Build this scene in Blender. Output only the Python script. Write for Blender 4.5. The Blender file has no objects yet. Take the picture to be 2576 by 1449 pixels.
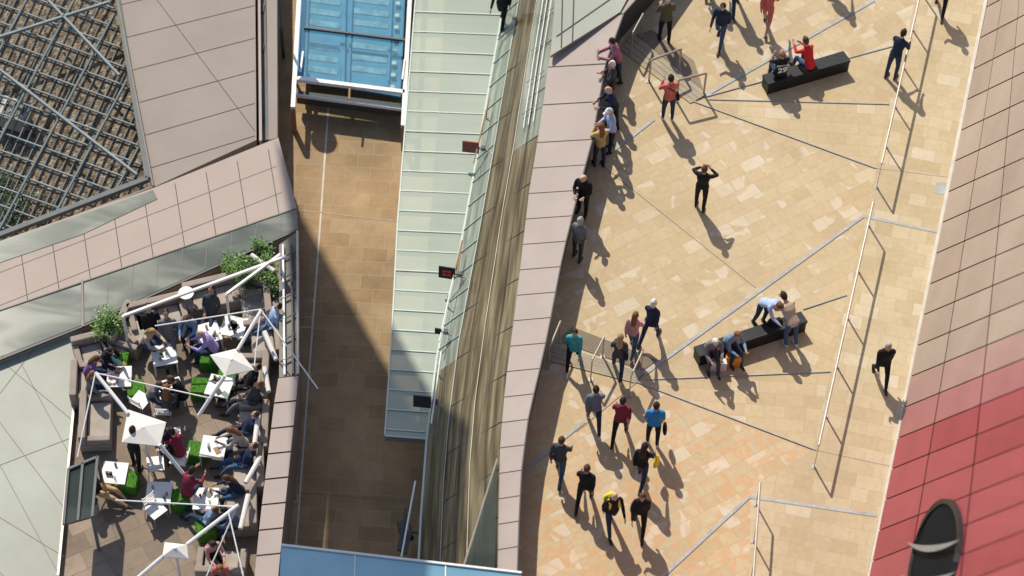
import bpy, bmesh, math, random
import numpy as np
from mathutils import Vector, Matrix
from mathutils.bvhtree import BVHTree
random.seed(7)
D2R=math.radians
V3=Vector
scene=bpy.context.scene
# ------------------------------------------------------------------ camera
FP=6800.0; W2=1288.0; H2=724.5
tilt=D2R(35); rho=D2R(2.25); HC=68*math.cos(tilt)
Fv=Vector((0,math.sin(tilt),-math.cos(tilt)))
R0=Vector((1,0,0)); U0=Vector((0,math.cos(tilt),math.sin(tilt)))
Rv=R0*math.cos(rho)+U0*math.sin(rho); Uv=-R0*math.sin(rho)+U0*math.cos(rho)
C=Vector((0,0,HC))
def G(u,v,z=0.0):
    """world point where the view ray through an image pixel meets level z"""
    d=Fv*FP+Rv*(u-W2)+Uv*(H2-v)
    return C+d*((z-HC)/d.z)
cam=bpy.data.cameras.new("camera"); co=bpy.data.objects.new("camera",cam)
scene.collection.objects.link(co); scene.camera=co
m=Matrix.Identity(4)
for i in range(3):
    m[i][0]=Rv[i]; m[i][1]=Uv[i]; m[i][2]=-Fv[i]; m[i][3]=C[i]
co.matrix_world=m
cam.lens=36*FP/2576; cam.clip_end=3000; cam.clip_start=1
cam.dof.use_dof=True; cam.dof.focus_distance=68; cam.dof.aperture_fstop=0.4
# ------------------------------------------------------------------ light
SD=Vector((0.42,-0.907,0)).normalized(); EL=D2R(47)
ldir=Vector((SD.x*math.cos(EL),SD.y*math.cos(EL),-math.sin(EL)))
sl=bpy.data.lights.new("sun","SUN"); sl.energy=4.95; sl.angle=D2R(0.5); sl.color=(1,0.92,0.785)
so=bpy.data.objects.new("sun",sl); scene.collection.objects.link(so)
so.rotation_euler=ldir.to_track_quat('-Z','Y').to_euler()
w=bpy.data.worlds.new("World"); scene.world=w; w.use_nodes=True
nt=w.node_tree; bg=nt.nodes["Background"]; sk=nt.nodes.new("ShaderNodeTexSky")
sk.sky_type='NISHITA'; sk.sun_disc=False; sk.sun_elevation=EL; sk.sun_rotation=math.atan2(-SD.x,-SD.y)
nt.links.new(sk.outputs[0],bg.inputs[0]); bg.inputs[1].default_value=0.14
scene.view_settings.view_transform='Standard'; scene.view_settings.look='None'; scene.view_settings.exposure=0
# ------------------------------------------------------------------ materials
MATS={}
def base(name):
    mt=bpy.data.materials.new(name); mt.use_nodes=True
    n=mt.node_tree.nodes; l=mt.node_tree.links
    return mt,n,l,n["Principled BSDF"]
def mat(name,col,rough=0.6,metal=0.0,var=0.12,scale=3.0,bump=0.0,bscale=40,spec=0.35,streak=0):
    if name in MATS: return MATS[name]
    mt,n,l,p=base(name)
    tc=n.new("ShaderNodeTexCoord"); ns=n.new("ShaderNodeTexNoise"); ns.inputs["Scale"].default_value=scale; ns.inputs["Detail"].default_value=6; ns.inputs["Roughness"].default_value=.6
    l.new(tc.outputs["Object"],ns.inputs["Vector"])
    mr=n.new("ShaderNodeMapRange"); mr.inputs["From Min"].default_value=0.3; mr.inputs["From Max"].default_value=0.7
    mr.inputs["To Min"].default_value=1-var; mr.inputs["To Max"].default_value=1+var
    l.new(ns.outputs["Fac"],mr.inputs["Value"])
    vm=n.new("ShaderNodeVectorMath"); vm.operation='SCALE'; vm.inputs[0].default_value=col[:3]
    l.new(mr.outputs[0],vm.inputs["Scale"]); l.new(vm.outputs[0],p.inputs["Base Color"])
    p.inputs["Roughness"].default_value=rough; p.inputs["Metallic"].default_value=metal
    p.inputs["Specular IOR Level"].default_value=spec
    if bump>0:
        n2=n.new("ShaderNodeTexNoise"); n2.inputs["Scale"].default_value=bscale; l.new(tc.outputs["Object"],n2.inputs["Vector"])
        b=n.new("ShaderNodeBump"); b.inputs["Strength"].default_value=bump; b.inputs["Distance"].default_value=0.02
        l.new(n2.outputs["Fac"],b.inputs["Height"]); l.new(b.outputs[0],p.inputs["Normal"])
    MATS[name]=mt; return mt
def ramp(n,stops,interp='LINEAR'):
    r=n.new("ShaderNodeValToRGB"); r.color_ramp.interpolation=interp
    e=r.color_ramp.elements
    while len(e)<len(stops): e.new(0.5)
    for i,(pos,c) in enumerate(stops): e[i].position=pos; e[i].color=(*c,1)
    return r
def paving(name,rot,bw,bh,stops,mortar,swirl=0.0,stain=0.15,rough=0.8):
    mt,n,l,p=base(name)
    tc=n.new("ShaderNodeTexCoord"); mp=n.new("ShaderNodeMapping"); mp.inputs["Rotation"].default_value=(0,0,D2R(rot))
    l.new(tc.outputs["Object"],mp.inputs["Vector"])
    br=n.new("ShaderNodeTexBrick"); br.inputs["Scale"].default_value=1
    br.inputs["Brick Width"].default_value=bw; br.inputs["Row Height"].default_value=bh
    br.inputs["Mortar Size"].default_value=0.007; br.inputs["Mortar Smooth"].default_value=0.4
    br.inputs["Color1"].default_value=(0,0,0,1); br.inputs["Color2"].default_value=(1,1,1,1); br.inputs["Mortar"].default_value=(.5,.5,.5,1)
    br.offset=0.43; br.offset_frequency=2; br.squash=0.72; br.squash_frequency=3
    l.new(mp.outputs[0],br.inputs["Vector"])
    r=ramp(n,stops); l.new(br.outputs["Color"],r.inputs[0])
    ns=n.new("ShaderNodeTexNoise"); ns.inputs["Scale"].default_value=0.45; ns.inputs["Detail"].default_value=8; ns.inputs["Roughness"].default_value=.65
    l.new(tc.outputs["Object"],ns.inputs["Vector"])
    mr=n.new("ShaderNodeMapRange"); mr.inputs["From Min"].default_value=.3; mr.inputs["From Max"].default_value=.7
    mr.inputs["To Min"].default_value=1-stain; mr.inputs["To Max"].default_value=1+stain*.6; l.new(ns.outputs["Fac"],mr.inputs["Value"])
    sc=n.new("ShaderNodeVectorMath"); sc.operation='SCALE'; l.new(r.outputs[0],sc.inputs[0]); l.new(mr.outputs[0],sc.inputs["Scale"])
    cur=sc.outputs[0]
    g2=n.new("ShaderNodeTexNoise"); g2.inputs["Scale"].default_value=7; g2.inputs["Detail"].default_value=7; g2.inputs["Roughness"].default_value=.65; l.new(tc.outputs["Object"],g2.inputs["Vector"])
    m2=n.new("ShaderNodeMapRange"); m2.inputs["To Min"].default_value=.82; m2.inputs["To Max"].default_value=1.18; l.new(g2.outputs["Fac"],m2.inputs["Value"])
    s2=n.new("ShaderNodeVectorMath"); s2.operation='SCALE'; l.new(cur,s2.inputs[0]); l.new(m2.outputs[0],s2.inputs["Scale"]); cur=s2.outputs[0]
    if swirl>0:
        # natural bedding figure of the sandstone, different on every slab
        dv=n.new("ShaderNodeVectorMath"); dv.operation='MULTIPLY_ADD'; l.new(br.outputs["Color"],dv.inputs[0]); dv.inputs[1].default_value=(7,3,5); l.new(tc.outputs["Object"],dv.inputs[2])
        sw=n.new("ShaderNodeTexNoise"); sw.inputs["Scale"].default_value=1.3; sw.inputs["Distortion"].default_value=1.4; sw.inputs["Detail"].default_value=1
        l.new(dv.outputs[0],sw.inputs["Vector"])
        rr=ramp(n,[(0.42,(0,0,0)),(0.49,(1,1,1)),(0.53,(.55,.55,.55)),(0.58,(.0,.0,.0))]); l.new(sw.outputs["Fac"],rr.inputs[0])
        sx=n.new("ShaderNodeSeparateXYZ"); l.new(tc.outputs["Object"],sx.inputs[0])
        my=n.new("ShaderNodeMapRange"); my.inputs["From Min"].default_value=38; my.inputs["From Max"].default_value=34.5; my.inputs["To Min"].default_value=.05; my.inputs["To Max"].default_value=1
        l.new(sx.outputs["Y"],my.inputs["Value"])
        mu=n.new("ShaderNodeMath"); mu.operation='MULTIPLY'; l.new(rr.outputs[0],mu.inputs[0]); l.new(my.outputs[0],mu.inputs[1])
        mu2=n.new("ShaderNodeMath"); mu2.operation='MULTIPLY'; l.new(mu.outputs[0],mu2.inputs[0]); mu2.inputs[1].default_value=swirl
        mx=n.new("ShaderNodeMix"); mx.data_type='RGBA'; l.new(mu2.outputs[0],mx.inputs["Factor"]); l.new(cur,mx.inputs["A"]); mx.inputs["B"].default_value=(.54,.31,.16,1)
        cur=mx.outputs["Result"]
        # occasional pale cloudy patches inside slabs
        sw2=n.new("ShaderNodeTexNoise"); sw2.inputs["Scale"].default_value=1.1; sw2.inputs["Distortion"].default_value=.7; sw2.inputs["Detail"].default_value=2
        dv2=n.new("ShaderNodeVectorMath"); dv2.operation='MULTIPLY_ADD'; l.new(br.outputs["Color"],dv2.inputs[0]); dv2.inputs[1].default_value=(3,9,2); l.new(tc.outputs["Object"],dv2.inputs[2]); l.new(dv2.outputs[0],sw2.inputs["Vector"])
        r2=ramp(n,[(.60,(0,0,0)),(.64,(.6,.6,.6))]); l.new(sw2.outputs["Fac"],r2.inputs[0])
        mx=n.new("ShaderNodeMix"); mx.data_type='RGBA'; l.new(r2.outputs[0],mx.inputs["Factor"]); l.new(cur,mx.inputs["A"]); mx.inputs["B"].default_value=(.60,.52,.42,1); cur=mx.outputs["Result"]
    mx=n.new("ShaderNodeMix"); mx.data_type='RGBA'; l.new(br.outputs["Fac"],mx.inputs["Factor"]); l.new(cur,mx.inputs["A"]); mx.inputs["B"].default_value=(*mortar,1)
    l.new(mx.outputs["Result"],p.inputs["Base Color"]); p.inputs["Roughness"].default_value=rough; p.inputs["Specular IOR Level"].default_value=.25
    b=n.new("ShaderNodeBump"); b.inputs["Strength"].default_value=.25; b.inputs["Distance"].default_value=.01; l.new(g2.outputs["Fac"],b.inputs["Height"]); l.new(b.outputs[0],p.inputs["Normal"])
    return mt
PS=[(0,(.455,.35,.21)),(.3,(.48,.378,.232)),(.75,(.505,.405,.255)),(.88,(.475,.365,.225)),(.95,(.52,.43,.29)),(1,(.55,.465,.34))]
M_plaza=paving("sandstone_paving",-33,0.66,0.36,PS,(.39,.305,.18),swirl=.8,stain=.12)
M_walk=paving("walkway_paving",12,0.62,0.38,[(0,(.44,.345,.21)),(.5,(.485,.39,.25)),(.9,(.515,.43,.285)),(1,(.55,.47,.35))],(.38,.31,.20),stain=.12)
M_fan=paving("fan_paving",2,0.70,0.36,PS,(.38,.295,.175),stain=.12)
M_fan2=paving("fan_paving_cross",25,0.70,0.36,PS,(.38,.295,.175),stain=.12)
M_street=paving("street_paving",1,0.95,0.45,[(0,(.31,.205,.105)),(.5,(.345,.235,.125)),(1,(.38,.27,.155))],(.39,.30,.19),stain=.38)
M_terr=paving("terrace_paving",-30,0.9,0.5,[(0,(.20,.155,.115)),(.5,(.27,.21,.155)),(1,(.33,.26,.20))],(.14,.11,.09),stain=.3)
M_ground=mat("ground_stone",(.22,.2,.17),.9,var=.25)
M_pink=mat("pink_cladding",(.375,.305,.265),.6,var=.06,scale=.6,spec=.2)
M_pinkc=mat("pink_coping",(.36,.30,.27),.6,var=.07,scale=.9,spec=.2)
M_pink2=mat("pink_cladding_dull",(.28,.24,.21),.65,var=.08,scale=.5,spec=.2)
M_pale=mat("pale_green_cladding",(.31,.33,.28),.5,var=.14,scale=.4,spec=.3)
M_joint=mat("panel_joint",(.06,.05,.045),.8)
M_jlight=mat("light_joint",(.20,.185,.16),.7)
M_jbr=mat("bright_joint",(.42,.38,.30),.7)
M_white=mat("white_paint",(.72,.72,.70),.5,var=.06)
M_steel=mat("brushed_steel",(.38,.35,.31),.45,metal=.4)
M_inlay=mat("steel_inlay",(.36,.37,.36),.6,metal=.0,var=.15,spec=.2)
M_stud=mat("light_stud",(.55,.55,.53),.5)
M_grey=mat("grey_frame",(.13,.145,.145),.6,metal=.0,spec=.2)
M_slat=mat("grey_slat",(.15,.185,.19),.7,spec=.15)
M_slat2=mat("pale_grey_bar",(.25,.29,.29),.65,spec=.15)
M_dgrey=mat("dark_grey_metal",(.05,.055,.06),.5,metal=.1)
M_void=mat("dark_opening",(.006,.009,.013),.7,spec=.05)
M_blade=mat("louvre_blade_grey",(.26,.26,.24),.6)
M_black=mat("black_granite",(.018,.019,.022),.5,var=.3,scale=8,spec=.25)
M_bside=mat("bench_side",(.012,.012,.014),.5)
M_sofa=mat("beige_upholstery",(.30,.25,.21),.9,bump=.2)
M_cush=mat("pale_cushion",(.38,.33,.28),.9,bump=.2)
M_grass=mat("artificial_turf",(.07,.22,.02),.95,var=.5,scale=30,bump=1,bscale=90)
M_canvas=mat("white_canvas",(.66,.64,.60),.85,var=.05,spec=.1)
M_soil=mat("soil",(.05,.035,.025),.95)
M_pot=mat("planter_dark",(.06,.06,.06),.7)
M_wood=mat("red_brown_sign",(.26,.08,.045),.5)
M_red=mat("red_print",(.55,.05,.03),.5)
M_timber=mat("timber",(.33,.19,.10),.7)
M_blue=mat("blue_painted_panel",(.07,.27,.50),.6,var=.25,scale=2,spec=.2)
M_blued=mat("blue_slat",(.34,.54,.67),.5,var=.45,scale=4,spec=.2)
M_kerb=mat("white_kerb",(.56,.52,.45),.7)
M_groove=mat("stair_nosing",(.24,.20,.15),.7)
M_tact=mat("tactile_stone",(.38,.30,.19),.85)
def gravel():
    mt,n,l,p=base("gravel"); tc=n.new("ShaderNodeTexCoord"); v=n.new("ShaderNodeTexVoronoi"); v.inputs["Scale"].default_value=11
    l.new(tc.outputs["Object"],v.inputs["Vector"]); r=ramp(n,[(0,(.05,.036,.022)),(.5,(.16,.12,.08)),(1,(.38,.31,.22))]); l.new(v.outputs["Color"],r.inputs[0])
    l.new(r.outputs[0],p.inputs["Base Color"]); p.inputs["Roughness"].default_value=.95
    b=n.new("ShaderNodeBump"); b.inputs["Strength"].default_value=1; b.inputs["Distance"].default_value=.05; b.invert=True; l.new(v.outputs["Distance"],b.inputs["Height"]); l.new(b.outputs[0],p.inputs["Normal"]); return mt
M_gravel=gravel()
def glassy(name,col,trans,rough=.08,metal=0.0,stretch=None,col2=None,wav=0.0,coord="UV",dist=.6,spec=.5,det=4):
    mt,n,l,p=base(name)
    p.inputs["Base Color"].default_value=(*col,1); p.inputs["Roughness"].default_value=rough; p.inputs["Metallic"].default_value=metal; p.inputs["Specular IOR Level"].default_value=spec
    if stretch:
        tc=n.new("ShaderNodeTexCoord"); mp=n.new("ShaderNodeMapping"); mp.inputs["Scale"].default_value=stretch; l.new(tc.outputs[coord],mp.inputs["Vector"])
        ns=n.new("ShaderNodeTexNoise"); ns.inputs["Scale"].default_value=1; ns.inputs["Detail"].default_value=det; ns.inputs["Distortion"].default_value=dist; l.new(mp.outputs[0],ns.inputs["Vector"])
        r=ramp(n,[(.34,col),(.5,tuple((a*1.5+b)/2.5 for a,b in zip(col,col2))),(.66,col2)]); l.new(ns.outputs["Fac"],r.inputs[0]); l.new(r.outputs[0],p.inputs["Base Color"])
        if wav>0:
            b=n.new("ShaderNodeBump"); b.inputs["Strength"].default_value=wav; b.inputs["Distance"].default_value=.05; l.new(ns.outputs["Fac"],b.inputs["Height"]); l.new(b.outputs[0],p.inputs["Normal"])
    if trans>0:
        t=n.new("ShaderNodeBsdfTransparent"); t.inputs[0].default_value=(.80,.90,.84,1); mx=n.new("ShaderNodeMixShader"); mx.inputs[0].default_value=trans
        l.new(p.outputs[0],mx.inputs[1]); l.new(t.outputs[0],mx.inputs[2]); l.new(mx.outputs[0],n["Material Output"].inputs[0])
    return mt
M_canopy=glassy("canopy_glass",(.36,.42,.35),.25,.35,0,(.5,.35,1),(.42,.48,.40),0,coord="Object",spec=.3)
M_canedge=glassy("glass_edge",(.50,.60,.54),.1,.4)
M_fac=glassy("facade_glass",(.085,.066,.036),0,.18,.25,stretch=(2.0,17,1),col2=(.30,.25,.155),wav=.0,dist=.35,det=6)  # brown streaks paint reflections into the base colour
M_fac2=glassy("facade_glass_green",(.18,.21,.17),.0,.18,.2,stretch=(2.5,14,1),col2=(.40,.43,.36),wav=.0,dist=.3,det=6)  # pale streaks paint reflected highlights onto the green glass
M_facl=glassy("facade_glass_lower",(.035,.032,.02),.0,.12,.35,stretch=(1.8,11,1),col2=(.33,.31,.22),wav=.0,dist=.3,det=6)  # dark and light streaks stand in for street reflections
M_clear=glassy("clear_glass",(.30,.38,.36),.72,.03)
M_skyglass=glassy("sky_reflection_glass",(.14,.32,.43),.0,.12,.3,(.3,.5,1),(.28,.48,.56),0,coord="Object")  # blue sky reflection painted into the base colour
M_blueglass=glassy("pale_blue_glass",(.20,.42,.56),.72,.12)
M_dglass=glassy("dark_glass",(.045,.06,.055),.25,.04)
M_mirror=glassy("glass_parapet",(.055,.075,.068),.10,.16,.1,(.35,1.1,1),(.20,.215,.19),.0,coord="Object",dist=1.2,det=2)  # mottled dark green colour stands in for reflected surroundings
# ------------------------------------------------------------------ mesh builder
class B:
    def __init__(s): s.v=[]; s.f=[]; s.m=[]; s.mats=[]; s.uv={}
    def mi(s,mt):
        if mt not in s.mats: s.mats.append(mt)
        return s.mats.index(mt)
    def face(s,pts,mt,uv=None):
        i=len(s.v); s.v+=[tuple(p) for p in pts]; s.f.append(list(range(i,i+len(pts)))); s.m.append(s.mi(mt))
        if uv: s.uv[len(s.f)-1]=uv
    def poly(s,px,z,mt):
        s.face([G(u,v,z) for u,v in px],mt)
    def slab(s,px,z,th,mt,side=None):
        t=[G(u,v,z) for u,v in px]; s.prism(t,th,mt,side)
    def prism(s,t,th,mt,side=None):
        area=sum(t[i].x*t[(i+1)%len(t)].y-t[(i+1)%len(t)].x*t[i].y for i in range(len(t)))
        if area<0: t=t[::-1]
        b=[p-Vector((0,0,th)) for p in t]; side=side or mt
        s.face(t,mt); s.face(b[::-1],side)
        for i in range(len(t)):
            j=(i+1)%len(t); s.face([t[j],t[i],b[i],b[j]],side)
    def obox(s,c,ax,ay,az,mt):
        c=Vector(c)
        P=lambda i,j,k:c+ax*i+ay*j+az*k
        for q in ([(-1,-1,-1),(-1,1,-1),(1,1,-1),(1,-1,-1)],[(-1,-1,1),(1,-1,1),(1,1,1),(-1,1,1)],
                  [(-1,-1,-1),(1,-1,-1),(1,-1,1),(-1,-1,1)],[(1,-1,-1),(1,1,-1),(1,1,1),(1,-1,1)],
                  [(1,1,-1),(-1,1,-1),(-1,1,1),(1,1,1)],[(-1,1,-1),(-1,-1,-1),(-1,-1,1),(-1,1,1)]):
            s.face([P(*a) for a in q],mt)
    def box(s,c,size,mt,rot=0):
        r=Matrix.Rotation(rot,3,'Z'); s.obox(c,r@Vector((size[0]/2,0,0)),r@Vector((0,size[1]/2,0)),Vector((0,0,size[2]/2)),mt)
    def beam(s,a,b,wd,ht,mt):
        a=Vector(a);b=Vector(b);d=b-a
        if d.length<1e-5:return
        t=d.normalized(); up=Vector((0,0,1)) if abs(t.z)<.95 else Vector((0,1,0))
        x=t.cross(up).normalized(); y=x.cross(t).normalized()
        s.obox((a+b)/2,t*d.length/2,x*wd/2,y*ht/2,mt)
    def tube(s,a,b,ra,rb,mt,n=8):
        a=Vector(a);b=Vector(b);t=(b-a).normalized(); up=Vector((0,0,1)) if abs(t.z)<.95 else Vector((0,1,0))
        x=t.cross(up).normalized(); y=t.cross(x)
        A=[a+(x*math.cos(k*2*math.pi/n)+y*math.sin(k*2*math.pi/n))*ra for k in range(n)]
        Bq=[b+(x*math.cos(k*2*math.pi/n)+y*math.sin(k*2*math.pi/n))*rb for k in range(n)]
        for k in range(n):
            j=(k+1)%n; s.face([A[k],A[j],Bq[j],Bq[k]],mt)
        s.face(A[::-1],mt); s.face(Bq,mt)
    def pline(s,p,q,z,wd,mt,th=.006):
        a=G(*p,z);b=G(*q,z); s.beam(a+Vector((0,0,th/2)),b+Vector((0,0,th/2)),wd,th,mt)
    def build(s,name,bevel=0,smooth=False):
        me=bpy.data.meshes.new(name); me.from_pydata(s.v,[],s.f)
        for mt in s.mats: me.materials.append(mt)
        me.polygons.foreach_set("material_index",s.m)
        if s.uv:
            ul=me.uv_layers.new(name="UVMap")
            for fi,uv in s.uv.items():
                for k,li in enumerate(me.polygons[fi].loop_indices): ul.data[li].uv=uv[k]
        if bevel>0 or smooth:
            bm=bmesh.new(); bm.from_mesh(me); bmesh.ops.remove_doubles(bm,verts=bm.verts,dist=1e-4); bm.to_mesh(me); bm.free()
        me.update()
        o=bpy.data.objects.new(name,me); scene.collection.objects.link(o)
        if bevel>0:
            md=o.modifiers.new("bevel","BEVEL"); md.width=bevel; md.segments=2; md.limit_method='ANGLE'
        return o
ST=-3.2; TZ=-2.2; RZ=-2.0; CZ=-1.15; KZ=-1.2
# ------------------------------------------------------------------ ground & street
b=B(); b.face([(-600,-500,ST-.05),(600,-500,ST-.05),(600,900,ST-.05),(-600,900,ST-.05)],M_ground); b.build("ground")
b=B(); b.poly([(560,-400),(1500,-400),(1420,1800),(500,1800)],ST,M_street); b.build("street")
b=B()
b.pline((826,272),(800,640),ST,.045,M_kerb); b.pline((800,640),(745,1370),ST,.045,M_kerb)
b.pline((745,528),(1003,557),ST,.02,M_jbr); b.pline((700,1235),(1040,1262),ST,.02,M_jlight)
for q in ((755,798),(718,1238)):
    for a_,b_ in (((0,0),(30,0)),((30,0),(30,25)),((30,25),(0,25))): b.pline((q[0]+a_[0],q[1]+a_[1]),(q[0]+b_[0],q[1]+b_[1]),ST,.02,M_kerb)
b.build("street_marking")
# ------------------------------------------------------------------ plaza
Tv=[-400,-100,0,130,310,490,750,960,1120,1430,1900]; Tx=[1460,1420,1405,1385,1360,1330,1300,1272,1258,1252,1240]
Mv=[-400,-100,0,200,400,620,900,1102,1300,1600,2000]; Mx=[1330,1280,1270,1235,1200,1160,1100,1075,1060,1045,1030]
Rvv=[-400,-100,-20,40,100,170,350,480,640,850,960,1040,1170,1300,1449,1900]; Rx=[1900,1680,1625,1563,1540,1520,1490,1455,1415,1375,1350,1330,1312,1305,1300,1285]
def Tp(v): return G(float(np.interp(v,Tv,Tx)),v,.9)
def Mp(v): return G(float(np.interp(v,Mv,Mx)),v,KZ)
def Rp(v): return G(float(np.interp(v,Rvv,Rx)),v,1.1)
b=B(); vs=[-400]+list(range(-300,1800,30))
pts=[Rp(v) for v in vs]
for i in range(len(pts)-1):
    a,c=pts[i],pts[i+1]
    b.face([Vector((a.x-.12,a.y,0)),Vector((c.x-.12,c.y,0)),Vector((40,c.y,0)),Vector((40,a.y,0))],M_plaza)
b.face([Vector((pts[0].x-.12,pts[0].y,0)),Vector((40,pts[0].y,0)),Vector((40,140,0)),Vector((20,140,0))],M_plaza)
b.build("plaza_pavement")
b=B()
b.poly([(2330,-120),(2515,-120),(2180,1449),(2120,1700),(1875,1700),(1890,1235),(2045,1130),(2205,430)],.008,M_walk)
b.poly([(1782,250),(2236,262),(2204,424),(1748,256)],.004,M_fan); b.poly([(1625,955),(2090,935),(2052,1132),(1600,960)],.004,M_fan)
b.poly([(1780,248),(2290,104),(2236,262)],.004,M_fan2); b.poly([(1620,946),(2130,742),(2090,935),(1625,955)],.004,M_fan2)
b.build("walkway_pavement")
b=B()
def inlay(p,q,wd=.085,z=.012):
    b.pline(p,q,z,wd,M_inlay)
    a=G(*p,z+.008);c=G(*q,z+.008); n=int((c-a).length/.42)
    for i in range(n):
        t=(i+.5)/n; P=a.lerp(c,t); b.box(P,(.03,.03,.006),M_stud)
for p,q in (((2200,0),(1775,240)),((2380,-100),(2205,-3)),((1645,300),(1475,432)),((2172,543),(1620,942)),((2178,545),(2360,583)),((1884,1250),(1640,1475)),((1888,1250),(2208,1297)),((1470,1060),(1312,1190))): inlay(p,q)
b.build("pavement_lights_strip")
b=B()
def sl_(p,q,mt=M_jlight,wd=.03,th=.012): b.pline(p,q,.010,wd,mt,th)
for p,q in (((1782,250),(2236,262)),((1775,243),(2290,104)),((1745,255),(2200,422)),((1625,955),(2090,935)),((1600,960),(2052,1132)),((2020,778),(2130,742))):
    sl_(p,q,M_inlay,.032,.02)
for p,q in (((1512,412),(1900,722)),((2205,425),(2196,540)),((2200,422),(2385,445)),((2045,1130),(2240,1172)),((2052,1132),(2090,935)),((1620,946),(1450,1085))):
    sl_(p,q,M_jbr,.02,.006)
b.build("paving_joint_strip")
b=B(); b.poly([(2356,458),(2384,460),(2378,490),(2352,486)],.014,M_inlay); b.build("drain_cover")
b=B(); b.slab([(2488,-60),(2497,-60),(2186,1480),(2176,1480)],.10,.12,M_kerb); b.build("plaza_kerb",bevel=.01)
def stairs(name,quad,n):
    b=B()
    P=[G(*q,0) for q in quad]
    for i in range(n):
        t=i/n; t2=(i+.82)/n; z=.012+.012*(n-i)
        q=[P[0].lerp(P[3],t),P[1].lerp(P[2],t),P[1].lerp(P[2],t2),P[0].lerp(P[3],t2)]
        for k in q: k.z=z
        b.prism([Vector(k) for k in q],z-.001,M_tact,M_groove)
        a=q[0]+Vector((0,0,.003)); c=q[1]+Vector((0,0,.003)); b.beam(a,c,.03,.006,M_inlay)
    b.build(name,0)
stairs("stone_steps",[(1776,240),(1590,88),(1560,128),(1735,262)],4)
stairs("stone_steps",[(1618,942),(1392,868),(1372,908),(1598,966)],4)
def tactile(name,quad,n):
    b=B(); P=[G(*q,.013) for q in quad]; b.face(P,M_tact)
    for i in range(n):
        t=(i+.5)/n; b.beam(P[0].lerp(P[3],t)+Vector((0,0,.005)),P[1].lerp(P[2],t)+Vector((0,0,.005)),.016,.01,M_groove)
    b.build(name)
tactile("tactile_paving",[(1745,152),(1640,75),(1600,88),(1770,228)],14)
tactile("tactile_paving",[(1655,905),(1440,822),(1402,858),(1618,932)],14)
def rail(name,p,q,posts,h=1.0,r=.022,z0=0):
    b=B(); a=G(*p,h+z0); c=G(*q,h+z0); b.tube(a,c,r,r,M_steel)
    for i in range(posts):
        t=i/(posts-1) if posts>1 else .5
        P=a.lerp(c,t); t_=(c-a).normalized(); b.obox((P.x,P.y,z0+h/2),t_*.028,Vector((-t_.y,t_.x,0))*.008,Vector((0,0,h/2-.01)),M_steel)
        b.box((P.x,P.y,z0+.015),(.12,.12,.014),M_steel)
    b.beam(a-Vector((0,0,.05)),c-Vector((0,0,.05)),.012,.03,M_timber)
    b.build(name)
rail("handrail",(2330,-80),(2218,412),6,r=.028)
rail("handrail",(2197,508),(2060,1120),6,r=.028)
rail("handrail",(1912,1215),(1885,1600),5,r=.028)
for p,q in (((1638,150),(1714,122)),((1708,200),(1777,183)),((1592,82),(1618,34)),((1382,875),(1410,808)),((1490,905),(1520,847)),((1588,945),(1618,880))): rail("stair_handrail",p,q,2,.9)
for q in ([(1918,188),(2122,128),(2140,152),(1932,212)],[(1745,872),(2015,783),(2032,808),(1760,897)]):
    b=B(); T=[G(*k,.45) for k in q]; b.prism([Vector(k) for k in T],.10,M_black,M_black)
    c=sum(T,Vector())/4; T2=[c+(k-c)*.985-Vector((0,0,.115)) for k in T]; b.prism(T2,.335,M_bside,M_bside)
    for t in (.25,.5,.75):
        b.beam(T[0].lerp(T[1],t)+Vector((0,0,.002)),T[3].lerp(T[2],t)+Vector((0,0,.002)),.008,.004,M_bside)
    b.build("granite_bench",bevel=.008)
# ------------------------------------------------------------------ curved parapet
b=B(); v=-400
js=[]
while v<1750:
    js.append(v); v+=64 if v>300 else 95
for i in range(len(js)-1):
    f_=lambda v: v-(8 if v>100 else 40)
    a0,a1=Tp(js[i]),Tp(js[i+1]); r0,r1=Rp(f_(js[i])),Rp(f_(js[i+1]))
    top=[a0.lerp(a1,.015),a0.lerp(a1,.985),r0.lerp(r1,.985),r0.lerp(r1,.015)]
    tt=[p+Vector((0,0,.02)) for p in top]
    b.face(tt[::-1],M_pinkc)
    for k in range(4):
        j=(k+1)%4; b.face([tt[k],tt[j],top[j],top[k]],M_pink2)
    b.beam(a0+V3((0,0,.018)),r0+V3((0,0,.018)),.026,.008,M_joint)
    b.face([a0,a1,r1,r0][::-1],M_joint)
    b.beam(r0+V3((0.01,0,0.01)),r1+V3((0.01,0,0.01)),.03,.05,M_dgrey)
    b.face([r0,r1,Vector((r1.x-.05,r1.y,0.0)),Vector((r0.x-.05,r0.y,0.0))],M_dgrey)
b.build("curved_parapet_wall")
b=B()
b.slab([(1385,140),(1560,30),(1640,-120),(1500,-300),(1405,-120)],1.16,.1,M_pale,M_pink2)
for p,q in (((1412,120),(1418,-150)),((1440,105),(1448,-150)),((1400,92),(1590,-40))): b.pline(p,q,1.162,.03,M_joint,.01)
b.build("parapet_roof")
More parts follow.
